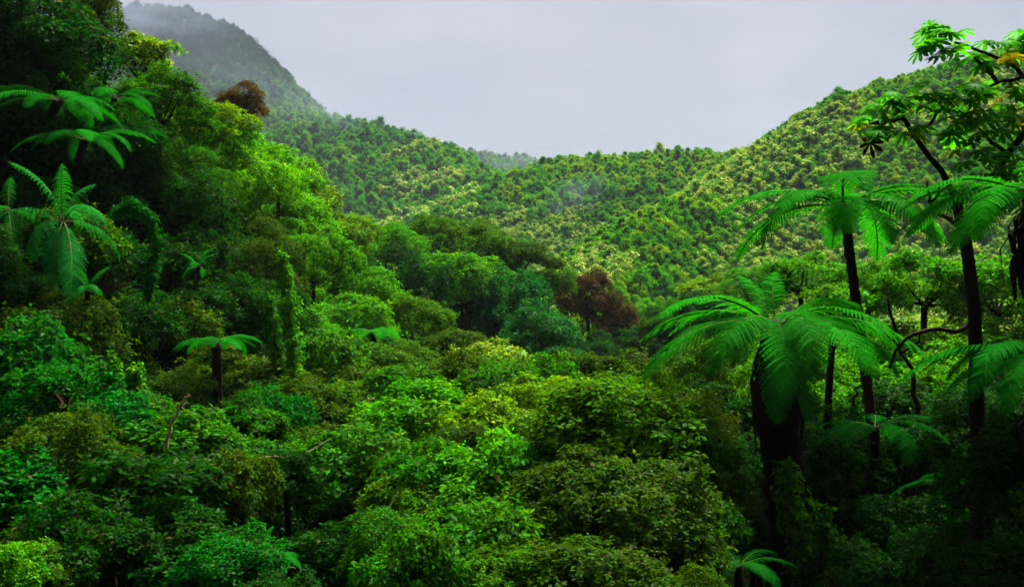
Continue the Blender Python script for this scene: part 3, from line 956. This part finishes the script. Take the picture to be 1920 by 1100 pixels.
# the tangled thicket on the near slope
TD = [8.5, 10, 12, 14, 17, 21, 26]; TP = [1150, 1060, 950, 870, 800, 745, 700]
nth = 0
for d in np.linspace(9.5, 24, 9):
    step = 190 * (12 / d) ** .4
    for px in np.arange(-20, 1330, step):
        px = px + rs.uniform(-.4, .4) * step
        dd = d * rs.uniform(.94, 1.06)
        py = np.interp(dd, TD, TP) + rs.uniform(-25, 30)
        if 540 < px < 680 and 880 < py < 1090 and dd < 14:
            continue                                  # the dark hollow stays open
        left = px < 560
        colr = ([BG, DK, GR, OD, DK] if left else ([GR, OD, DK, OL, GR] if px < 950 else [OD, OL, DK, OD, GR]))[rs.randint(5)]
        kd = ["mid0", "mid1", "mid2", "tier0", "fine0", "fine1"][rs.randint(6)]
        tree("thicket_shrub", look(colr, kd) + " shrub in the tangled thicket on the near slope", "shrub", px, py + 20, dd, rs.uniform(58, 100) * (13 / dd) ** .4, kd, colr, rs.uniform(.75, 1.15), look(colr, kd) + " shrubs of the tangled thicket", seed=nth)
        nth += 1
print("thicket", nth)

# understory with shade put into its leaf colour, and unseen trees added to shade it
UND = [(1440, 800, 19), (1540, 790, 20), (1660, 760, 21), (1770, 760, 20), (1880, 770, 19), (1580, 880, 16.5), (1700, 880, 17), (1800, 860, 16), (1900, 880, 15),
       (1460, 1000, 15.5), (1640, 1000, 14.5), (1760, 1000, 14.5), (1880, 1010, 13.5), (1560, 1090, 13.5), (1700, 1110, 12.8), (1840, 1110, 12.2), (1420, 900, 17),
       (1480, 700, 24), (1560, 700, 26), (1700, 700, 27), (1860, 680, 25), (1500, 730, 21), (1600, 730, 22), (1690, 790, 18), (1780, 720, 22), (1840, 790, 16),
       (1520, 880, 15.2), (1850, 940, 10.8), (1920, 860, 10.6), (1760, 1060, 11), (1900, 1090, 9.6), (1640, 1100, 12)]
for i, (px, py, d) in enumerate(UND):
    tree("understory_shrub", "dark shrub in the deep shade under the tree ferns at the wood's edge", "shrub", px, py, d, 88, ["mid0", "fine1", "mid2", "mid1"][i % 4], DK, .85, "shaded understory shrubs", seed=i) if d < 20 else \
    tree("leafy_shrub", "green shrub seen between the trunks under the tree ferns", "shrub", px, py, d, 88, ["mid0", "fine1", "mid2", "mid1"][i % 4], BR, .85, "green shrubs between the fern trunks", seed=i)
tree("added_shade_tree", "tall dense tree overhanging the wood's edge", "tree", 2250, -330, 16.0, 240, "dense0", DK, .75)
tree("added_shade_tree", "tall dense tree behind the overhanging one at the wood's edge", "tree", 2480, 60, 13.0, 360, "dense1", DK, .9)

# leafy ground cover
def ground_cover():
    rng = np.random.RandomState(77)
    n = 26000
    y = 4.5 + (78 - 4.5) * rng.uniform(0, 1, n) ** 1.5
    px = rng.uniform(-60, 1980, n)
    x = (px - 960) / F * y
    keep = ~((px > 1500) & (y < 20) & (rng.uniform(0, 1, n) < 0.8))
    x, y = x[keep], y[keep]
    z = ground(x, y)
    h = rng.uniform(0.02, 0.7, len(x))
    leaf = 0.10 + 0.0035 * y
    pos = np.stack([x, y, z + h], -1)
    ax = unit(rng.normal(0, 0.5, (len(x), 3)) + np.array([0, -0.25, 1.0]))
    v = sprigs(rng, pos, ax, 6, 1.0, 0.5)
    ctr = np.repeat(pos, 6, 0)[:, None]
    v = ctr + (v - ctr) * np.repeat(leaf, 6)[:, None, None]
    m = len(v)
    me = mesh_from("undergrowth", v.reshape(-1, 3), np.arange(4 * m).reshape(m, 4), 4, {"tint": np.repeat(rng.uniform(.2, .8, len(x)), 24), "young": np.zeros(m * 4)}, [M_LEAF])
    o = obj("undergrowth", me, None, DK)
    o["kind"] = "stuff"; o["label"] = "dark leafy undergrowth on the valley floor and banks"; o["category"] = "undergrowth"
ground_cover()

# ------------------------------------------------------------------ tree ferns in place
FG = (0.004, 0.150, 0.002); FG2 = (0.002, 0.11, 0.004); FD = (0.001, 0.060, 0.003)  # FD is a darker fern green with shade put into it
fern("big bright green tree fern with upright young fronds above a thick dark shaggy trunk", 1455, 605, 14, 2.25,
     [(185, "droop", 1.08), (205, "arch", .98), (228, "droop", 1.0), (250, "droop", .95), (270, "droop", .9), (288, "droop", .95), (308, "arch", .95), (335, "arch", 1.05),
      (2, "arch", .9), (165, "arch", 1.05), (140, "arch", .9), (100, "arch", .8), (60, "arch", .85), (30, "arch", .9), (258, "hang", .8), (300, "hang", .8), (80, "up", .55), (120, "up", .5), (235, "droop", .8), (318, "droop", .9)],
     FG, base=(1490, 1200, 13.9), tr=0.24, skirt=2.2, seed=3, bark=M_DEAD)
fern("slender-trunked tree fern leaning above the big bright fern, wide flat crown", 1582, 385, 16.5, 2.45,
     ring(13, ["arch", "droop", "arch"], .9, 1.08, 5, 10) + [(270, "droop", .8), (250, "arch", .9), (292, "droop", .9)],
     FG, base=(1700, 1000, 16.6), tr=0.08, ctrl=(1615, 640, 17), seed=5, bark=M_REDBARK)
fern("tree fern with long arching fronds and red-brown dead skirt at the wood's edge", 1940, 365, 11.5, 1.85,
     ring(12, ["arch", "droop", "arch"], .9, 1.1, 7, 5) + [(190, "arch", 1.0), (215, "droop", 1.0), (170, "arch", 1.0)],
     FG, base=(2010, 1000, 11.4), tr=0.14, skirt=1.3, seed=7, bark=M_REDBARK)
fern("low tree fern with drooping fronds over the dark hollow at the wood's edge", 1985, 668, 10, 1.5,
     ring(11, ["arch", "droop"], .85, 1.08, 9, 12) + [(195, "droop", 1.0), (222, "droop", 1.0), (178, "arch", 1.1)],
     FG2, base=(2060, 1000, 10), tr=0.16, skirt=1.6, seed=9, bark=M_DEAD)
fern("fern coloured dark for shade, spreading flat fronds under the low tree fern", 1830, 915, 11.5, 1.0, ring(9, ["arch", "arch", "droop"], .8, 1.1, 11), FD, tr=0.07, seed=11)
fern("fern coloured dark for shade between the leaning trunk and the thick shaggy trunk", 1640, 800, 16, 1.3, ring(9, ["arch", "droop"], .8, 1.1, 12), FD, tr=0.08, seed=12)
fern("fern coloured dim for shade at the foot of the thick shaggy trunk", 1385, 1060, 11.3, 0.8, ring(9, ["arch", "arch", "droop"], .8, 1.1, 13), FD, tr=0.05, seed=13, name="fern")
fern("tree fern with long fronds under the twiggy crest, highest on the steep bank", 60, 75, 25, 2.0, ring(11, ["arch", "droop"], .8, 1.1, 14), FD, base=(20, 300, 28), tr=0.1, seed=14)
fern("tree fern with bright fronds halfway up the steep bank", 110, 190, 23, 1.9, ring(12, ["arch", "droop", "arch"], .8, 1.15, 15), FG2, base=(70, 300, 26.5), tr=0.1, seed=15)
fern("smaller tree fern beside the bright-fronded one on the steep bank", 215, 185, 26, 1.45, ring(10, ["arch", "droop"], .8, 1.15, 16), FG2, base=(190, 300, 29), tr=0.09, seed=16)
fern("dark fern with narrow fronds below the bright-fronded bank fern", 235, 245, 25, 1.2, ring(9, ["droop", "arch"], .8, 1.15, 26), FD, base=(210, 300, 28), tr=0.08, seed=26)
fern("tree fern with long bright drooping fronds just above the looping vine", 160, 262, 22.5, 1.6, ring(11, ["droop", "arch"], .8, 1.15, 31), FG2, base=(130, 400, 25.5), tr=0.09, seed=31)
fern("palm-like fern at the outer end of the shaded bank, beside the dark hanging leaves", 15, 395, 20.5, 1.3, ring(9, ["broad", "arch", "hang"], .8, 1.15, 32), FG2, base=(-20, 500, 22.5), tr=0.08, seed=32)
fern("dark palm-like fern with broad hanging leaves over the shaded hollow", 118, 415, 20, 1.65,
     [(190, "broad", 1.0), (150, "broad", .9), (225, "broad", 1.0), (268, "broad", 1.0), (300, "broad", 1.05), (330, "broad", 1.0), (10, "broad", .9), (60, "broad", .8), (110, "broad", .9), (285, "hang", 1.1), (320, "hang", 1.3)],
     (0.005, 0.115, 0.012), base=(80, 600, 22.5), tr=0.08, seed=17)
fern("broad-leaved fern hanging lowest over the shaded hollow", 165, 545, 19, 0.7, [(250, "broad", 1.0), (280, "broad", 1.0), (310, "broad", 1.1), (220, "broad", .9), (190, "broad", .9), (340, "broad", 1.0), (90, "broad", .8)],
     (0.005, 0.125, 0.010), base=(140, 600, 20.5), tr=0.05, seed=18)
fern("small bank fern with a bare reddish trunk and flat bright crown", 405, 640, 21, 1.05, ring(11, ["arch", "arch", "droop"], .75, 1.1, 19), FG2, tr=0.10, seed=19, bark=M_BARK)
fern("fern with bright pointed fronds among the trees of the spur", 700, 622, 31, 1.15, ring(9, ["arch", "droop", "droop"], .8, 1.15, 20), FG, tr=0.08, seed=20)
fern("little fern with curved fronds in the thicket by the hollow", 490, 1040, 11, 0.6, [(-25, "arch", 1), (10, "arch", 1.1), (45, "arch", .9), (-60, "arch", .9), (75, "up", .7), (160, "arch", .8)], FG2, tr=0.03, seed=21, name="fern")
fern("fern with upright fronds at the foot of the long hanging vine", 540, 800, 17.5, 0.75, ring(8, ["up", "arch", "arch"], .8, 1.15, 22), FG2, tr=0.05, seed=22, name="fern")
fern("narrow upright fern beside the pale bare dead branch", 385, 800, 15, 0.55, ring(6, ["up", "arch"], .8, 1.15, 23), FG2, tr=0.04, seed=23, name="fern")
fern("star-shaped rosette fern clinging to the bank between the vines", 372, 500, 24, 0.62, ring(8, ["broad", "up", "broad"], .8, 1.15, 24), FG2, base=(380, 640, 28.5), tr=0.05, seed=24, name="fern")

# ------------------------------------------------------------------ the big-leaved tree with palmate leaves
def palmate_leaf(seed, lobes=9):
    rng = np.random.RandomState(seed)
    mb = MB()
    for i in range(lobes):
        a = math.radians(-150 + 300 * i / (lobes - 1) + rng.uniform(-6, 6))
        L = (0.62 + 0.38 * math.cos(a * 0.55)) * rng.uniform(0.9, 1.08)
        e = np.array([math.cos(a), math.sin(a), 0]); s = np.array([-math.sin(a), math.cos(a), 0])
        w = 0.15
        zf = lambda r: 0.10 * r - 0.42 * r * r
        st_ = [(0.02, 0.02), (0.38, w * .72), (0.68, w), (0.9, w * .6), (1.0, 0.01)]
        rows = []
        for r, ww in st_:
            c = e * r * L + UP * zf(r) * L
            rows.append([c - s * ww - UP * ww * .25, c, c + s * ww - UP * ww * .25])
        v = np.array(rows).reshape(-1, 3)
        f = []
        for j in range(4):
            f += [(3 * j, 3 * j + 3, 3 * j + 4, 3 * j + 1), (3 * j + 1, 3 * j + 4, 3 * j + 5, 3 * j + 2)]
        mb.add(v, f)
    mb.tube(np.array([[0, 0, 0], [-0.25, 0, -0.06], [-0.6, 0, -0.30]]), [0.012, 0.014, 0.018], 4)
    nv = sum(len(x) for x in mb.v)
    return mb.mesh("palmate_leaf", [M_PAL], {"tint": np.full(nv, .5), "young": np.zeros(nv)})

PAL = [palmate_leaf(i, 8 + i % 2) for i in range(3)]

def big_leaved_tree():
    d = 13.0
    rng = np.random.RandomState(91)
    b = P(1835, 1100, d); b[2] = float(ground(b[0], b[1]))
    root = thing("palmate_leaved_tree", tuple(b), "tree with large lobed palmate leaves on crooked bare branches reaching above the hillside", "tree")
    def br(pts, r0, r1, n=9):
        pts = [P(a, c, d + e) - b for a, c, e in pts]
        # polyline smoothed
        pts = np.array(pts)
        t = np.linspace(0, len(pts) - 1, n)
        path = np.stack([np.interp(t, np.arange(len(pts)), pts[:, k]) for k in range(3)], -1)
        path[1:-1] += rng.normal(0, 0.012, (n - 2, 3))
        return path, np.linspace(r0, r1, n)
    mb = MB()
    p, r = br([(1838, 900, .2), (1830, 700, .1), (1826, 560, 0), (1812, 450, 0), (1790, 360, 0)], .115, .07, 14)
    p = np.vstack([[0, 0, -0.3], p]); r = np.concatenate([[.14], r])
    mb.tube(p, r, 8, .08, rng)
    obj("trunk", mb.mesh("trunk", [M_BARK]), root)
    limbs = [
        [(1800, 380, 0), (1765, 320, -.1), (1725, 270, -.2), (1690, 215, -.3), (1672, 190, -.3)],
        [(1712, 250, -.2), (1745, 232, -.3), (1768, 198, -.4)],
        [(1690, 222, -.3), (1655, 228, -.5), (1630, 232, -.6)],
        [(1806, 420, 0), (1860, 330, .2), (1930, 240, .3), (1960, 150, .3)],
        [(1950, 142, .3), (1880, 152, 0), (1812, 182, -.2)],
        [(1868, 152, 0), (1845, 125, -.1), (1828, 108, -.2)],
        [(1915, 142, .2), (1890, 115, .1), (1835, 92, -.1), (1790, 80, -.2)],
        [(1895, 290, .2), (1860, 268, 0), (1835, 240, -.1)],
        [(1826, 600, 0), (1800, 622, -.2), (1755, 614, -.3), (1715, 622, -.4), (1690, 642, -.4), (1668, 690, -.3)],
        [(1812, 440, 0), (1745, 385, -.2), (1738, 340, -.2)],
        [(1742, 378, -.2), (1755, 372, -.2), (1762, 350, -.2)],
    ]
    for i, L in enumerate(limbs):
        r0 = .07 if i == 3 else .04 if i == 8 else (.05 if i in (0,) else .034)
        p, r = br(L, r0, r0 * .45)
        q = MB(); q.tube(p, r, 6, .06, rng)
        obj("branch", q.mesh("branch", [M_REDBARK if i not in (8,) else M_BARK]), root)
    # leaf clusters: px, py, depth offset, count, spread px
    cl = [(1765, 62, -.2, 11, 42), (1800, 95, -.2, 8, 40), (1745, 90, -.3, 5, 28), (1870, 100, .1, 12, 42), (1915, 90, .2, 7, 30), (1880, 175, 0, 6, 40), (1815, 175, -.2, 6, 32),
          (1670, 195, -.4, 10, 38), (1630, 228, -.6, 9, 36), (1700, 190, -.3, 6, 30), (1768, 195, -.4, 9, 42), (1745, 165, -.3, 5, 30), (1840, 235, -.1, 12, 48), (1895, 225, .1, 12, 44),
          (1870, 290, .1, 10, 45), (1820, 285, 0, 8, 40), (1660, 250, -.5, 5, 26), (1912, 300, .2, 7, 34), (1930, 60, .2, 4, 22), (1850, 330, .1, 9, 50), (1780, 250, 0, 6, 36), (1905, 180, .2, 8, 40), (1700, 235, -.3, 6, 34), (1800, 215, -.2, 8, 40), (1860, 190, 0, 7, 40), (1890, 345, .2, 8, 40)]
    for cx, cyy, dz, n, sp in cl:
        for k in range(n):
            a = rng.uniform(0, 6.28); rr = sp * math.sqrt(rng.uniform(0, 1))
            pos = P(cx + rr * math.cos(a), cyy + 0.7 * rr * math.sin(a), d + dz + rng.uniform(-.35, .35)) - b
            o = obj("leaf", PAL[rng.randint(3)], root, np.array((0.014, 0.20, 0.003)) * rng.uniform(.65, 1.35))
            if rng.rand() < .04:
                o.color = (0.16, 0.17, 0.01, 1)
            o.location = pos
            out = math.atan2(rng.uniform(-1, 1), math.cos(a) + rng.uniform(-.4, .4))
            o.rotation_euler = (rng.uniform(-.45, .45), rng.uniform(0.0, .6), out)
            s = rng.uniform(.17, .26)
            o.scale = (s, s, s)
    o = obj("withered_leaf", PAL[0], root, (0.02, 0.006, 0.004)); o.location = P(1632, 268, d - .6) - b
    o.rotation_euler = (0.3, 1.2, 2.0); o.scale = (.2, .2, .2)
big_leaved_tree()

# ------------------------------------------------------------------ climbers and dead wood
def vine(label, path_px, d, width, n, color, leaf=0.07, name="hanging_vine", group=None):
    """a leafy climber along a line: Empty at its foot > stem, foliage"""
    rng = np.random.RandomState(int(path_px[0][0]) + 5)
    pts = np.array([P(a, b, d) for a, b in path_px])
    t = np.linspace(0, len(pts) - 1, 30)
    path = np.stack([np.interp(t, np.arange(len(pts)), pts[:, k]) for k in range(3)], -1)
    base = path[np.argmin(path[:, 2])].copy()
    root = thing(name, tuple(base), label, "vine", group)
    path = path - base
    path[1:-1] += rng.normal(0, 0.02, (28, 3))
    mb = MB(); mb.tube(path, np.full(30, 0.018), 5)
    obj("stem", mb.mesh("stem", [M_BARK]), root)
    i = rng.randint(0, 30, n)
    w = width * (0.5 + 0.5 * np.sin(np.linspace(0.25, 2.9, 30)))[i] * rng.uniform(.7, 1.3, 30)[i]
    dirs = unit(rng.normal(0, 1, (n, 3)))
    pos = path[i] + dirs * (w * rng.uniform(0, 1, n) ** .5)[:, None] + np.stack([np.zeros(n), np.zeros(n), rng.uniform(-.08, .08, n)], -1)
    v = sprigs(rng, pos, dirs + np.array([0, -.2, .7]), 5, leaf, .65)
    m = len(v)
    me = mesh_from("vine_foliage", v.reshape(-1, 3), np.arange(4 * m).reshape(m, 4), 4, {"tint": np.repeat(rng.uniform(.3, .7, n), 20), "young": np.repeat((rng.uniform(0, 1, n) < .15) * .7, 20)}, [M_LEAF])
    obj("foliage", me, root, color)

vine("long curtain of leafy vine hanging down the bank to the thicket", [(528, 480), (540, 560), (548, 640), (552, 745)], 22, .26, 700, BR, .085)
vine("thinner leafy vine hanging beside the long curtain", [(505, 560), (518, 640), (525, 700)], 22.5, .18, 300, GR, .08)
vine("vine looping over in an arch on the steep bank", [(215, 400), (250, 385), (285, 410), (295, 455), (282, 520), (275, 560)], 20, .16, 600, BG, .07)
vine("tall spire of vine leaves rising from the thicket", [(257, 785), (255, 740), (252, 690)], 14.5, .12, 200, BR, .07, "vine_spire")
vine("shorter spire of vine leaves beside the tall one", [(215, 760), (213, 720), (210, 672)], 14.6, .12, 160, BR, .07, "vine_spire")
vine("small spire of vine leaves at the edge of the bluish shrubs", [(92, 700), (91, 670), (90, 652)], 15, .09, 70, BG, .06, "vine_spire")
vine("creeper with round leaves climbing the thick shaggy fern trunk", [(1495, 1100), (1500, 1010), (1488, 950), (1470, 880)], 13.4, .24, 240, BR, .10, "climbing_vine")
vine("shaded creeper trailing in the dark beside the thick shaggy trunk", [(1570, 1100), (1555, 1020), (1540, 950)], 13.2, .2, 90, GR, .10, "climbing_vine")
vine("thin creeper on the dark trunk at the wood's edge", [(1905, 1060), (1912, 990), (1915, 930)], 10.2, .1, 60, BR, .07, "climbing_vine")

def dead_branch(label, lines, d, r, mat, name="dead_branch"):
    rng = np.random.RandomState(int(lines[0][0][0]))
    base = P(lines[0][0][0], lines[0][0][1], d)
    root = thing(name, tuple(base), label, "branch")
    for j, L in enumerate(lines):
        pts = np.array([P(a, b, d) - base for a, b in L])
        t = np.linspace(0, len(pts) - 1, 12)
        path = np.stack([np.interp(t, np.arange(len(pts)), pts[:, k]) for k in range(3)], -1)
        path[1:-1] += rng.normal(0, r * .5, (10, 3))
        mb = MB(); rr = r if j == 0 else r * .55
        mb.tube(path, np.linspace(rr, rr * .45, 12), 6, .08, rng)
        obj("limb" if j == 0 else "twig", mb.mesh("limb", [mat]), root)

dead_branch("pale bare dead branch sticking up from the thicket", [[(312, 840), (318, 800), (335, 768), (347, 744)], [(345, 748), (355, 740)], [(338, 762), (350, 752)]], 11.9, .024, M_PALEBARK)
dead_branch("curved dead branch arching over the dark hollow", [[(470, 862), (530, 858), (560, 855), (595, 838), (615, 824)], [(545, 857), (570, 862)]], 13.8, .02, M_PALEBARK)
dead_branch("brown dead stump leaning among the bluish shrubs", [[(138, 820), (126, 790), (118, 765), (103, 738)], [(122, 775), (128, 750)]], 13.6, .045, M_REDBARK, "dead_stump")
dead_branch("twiggy bare branch above the fine olive shrub", [[(686, 800), (686, 770), (692, 758), (702, 746)], [(688, 765), (680, 752)], [(690, 762), (690, 744)]], 19, .03, M_PALEBARK)
dead_branch("crooked bare bough branching beside the leaning fern trunk", [[(1720, 780), (1712, 700), (1690, 655), (1665, 560)], [(1690, 660), (1720, 640), (1740, 600)], [(1600, 760), (1612, 720), (1625, 690)]], 16.2, .05, M_BARK, "bare_bough")

# ------------------------------------------------------------------ air
def haze():
    m, n, l = new_mat("haze")
    out = n.new("ShaderNodeOutputMaterial")
    pv = n.new("ShaderNodeVolumePrincipled")
    pv.inputs["Color"].default_value = (0.38, 0.42, 0.52, 1)
    pv.inputs["Density"].default_value = 0.00017
    l.new(pv.outputs[0], out.inputs["Volume"])
    x0, x1, y0, y1, z0, z1 = -2450, 2450, -350, 3050, -40, 420
    v = [(x, y, z) for x in (x0, x1) for y in (y0, y1) for z in (z0, z1)]
    f = [(0, 1, 3, 2), (4, 6, 7, 5), (0, 4, 5, 1), (2, 3, 7, 6), (0, 2, 6, 4), (1, 5, 7, 3)]
    me = bpy.data.meshes.new("haze"); me.from_pydata(v, [], f); me.materials.append(m); me.update()
    o = obj("haze", me)
    o["kind"] = "stuff"; o["label"] = "pale bluish haze filling the valley"; o["category"] = "haze"
haze()
def mist(label, c, r, dens, seed, rot=0.0):
    """a drifting patch of cloud: volume only, thinning out to nothing inside its bounds"""
    m, n, l = new_mat("mist")
    out = n.new("ShaderNodeOutputMaterial")
    pv = n.new("ShaderNodeVolumePrincipled")
    pv.inputs["Color"].default_value = (0.33, 0.38, 0.49, 1)
    tc = n.new("ShaderNodeTexCoord")
    ln = n.new("ShaderNodeVectorMath"); ln.operation = 'LENGTH'
    l.new(tc.outputs["Object"], ln.inputs[0])
    nz = n.new("ShaderNodeTexNoise"); nz.noise_dimensions = '4D'
    nz.inputs["W"].default_value = seed
    nz.inputs["Scale"].default_value = 2.2; nz.inputs["Detail"].default_value = 3
    l.new(tc.outputs["Object"], nz.inputs["Vector"])
    fall = math_node(n, l, 'MAXIMUM', math_node(n, l, 'SUBTRACT', 1.0, ln.outputs["Value"]), 0.0)
    body = math_node(n, l, 'MAXIMUM', math_node(n, l, 'SUBTRACT', nz.outputs["Fac"], 0.40), 0.0)
    l.new(math_node(n, l, 'MULTIPLY', math_node(n, l, 'MULTIPLY', fall, body), dens * 6.0), pv.inputs["Density"])
    l.new(pv.outputs[0], out.inputs["Volume"])
    u = np.linspace(0, np.pi, 9); v = np.linspace(0, 2 * np.pi, 14, endpoint=False)
    vv = [(math.sin(a) * math.cos(b), math.sin(a) * math.sin(b), math.cos(a)) for a in u[1:-1] for b in v] + [(0, 0, 1), (0, 0, -1)]
    f = [(i * 14 + j, (i + 1) * 14 + j, (i + 1) * 14 + (j + 1) % 14, i * 14 + (j + 1) % 14) for i in range(6) for j in range(14)]
    f += [(98, j, (j + 1) % 14) for j in range(14)] + [(99, 84 + (j + 1) % 14, 84 + j) for j in range(14)]
    me = bpy.data.meshes.new("mist"); me.from_pydata(vv, [], f); me.materials.append(m); me.update()
    o = obj("mist", me)
    o.location = c; o.scale = r; o.rotation_euler = (0, rot, 0)
    o["kind"] = "stuff"; o["label"] = label; o["category"] = "mist"
cy.volume_max_steps = 48
mist("cloud wrapping the summit of the tall mountain", P(235, 25, 520), (66, 40, 20), 0.022, 1.0, 0.12)
mist("thin veil of mist in front of the tall mountain", P(470, 130, 470), (190, 60, 62), 0.0045, 2.6, 0.25)
mist("thin wisp drifting off the mountain flank", P(635, 222, 470), (36, 20, 7), 0.014, 4.2, 0.5)
mist("mist lying over the faint ridge at the valley head", P(960, 298, 600), (55, 40, 9), 0.012, 7.7, 0.1)
mist("faint wisp rising from the gully below the rounded hill", P(1075, 385, 265), (14, 14, 9), 0.020, 9.1, -0.6)

tri = sum(len(m.polygons) * 2 for m in bpy.data.meshes)
print("triangles", tri, "objects", len(bpy.data.objects))
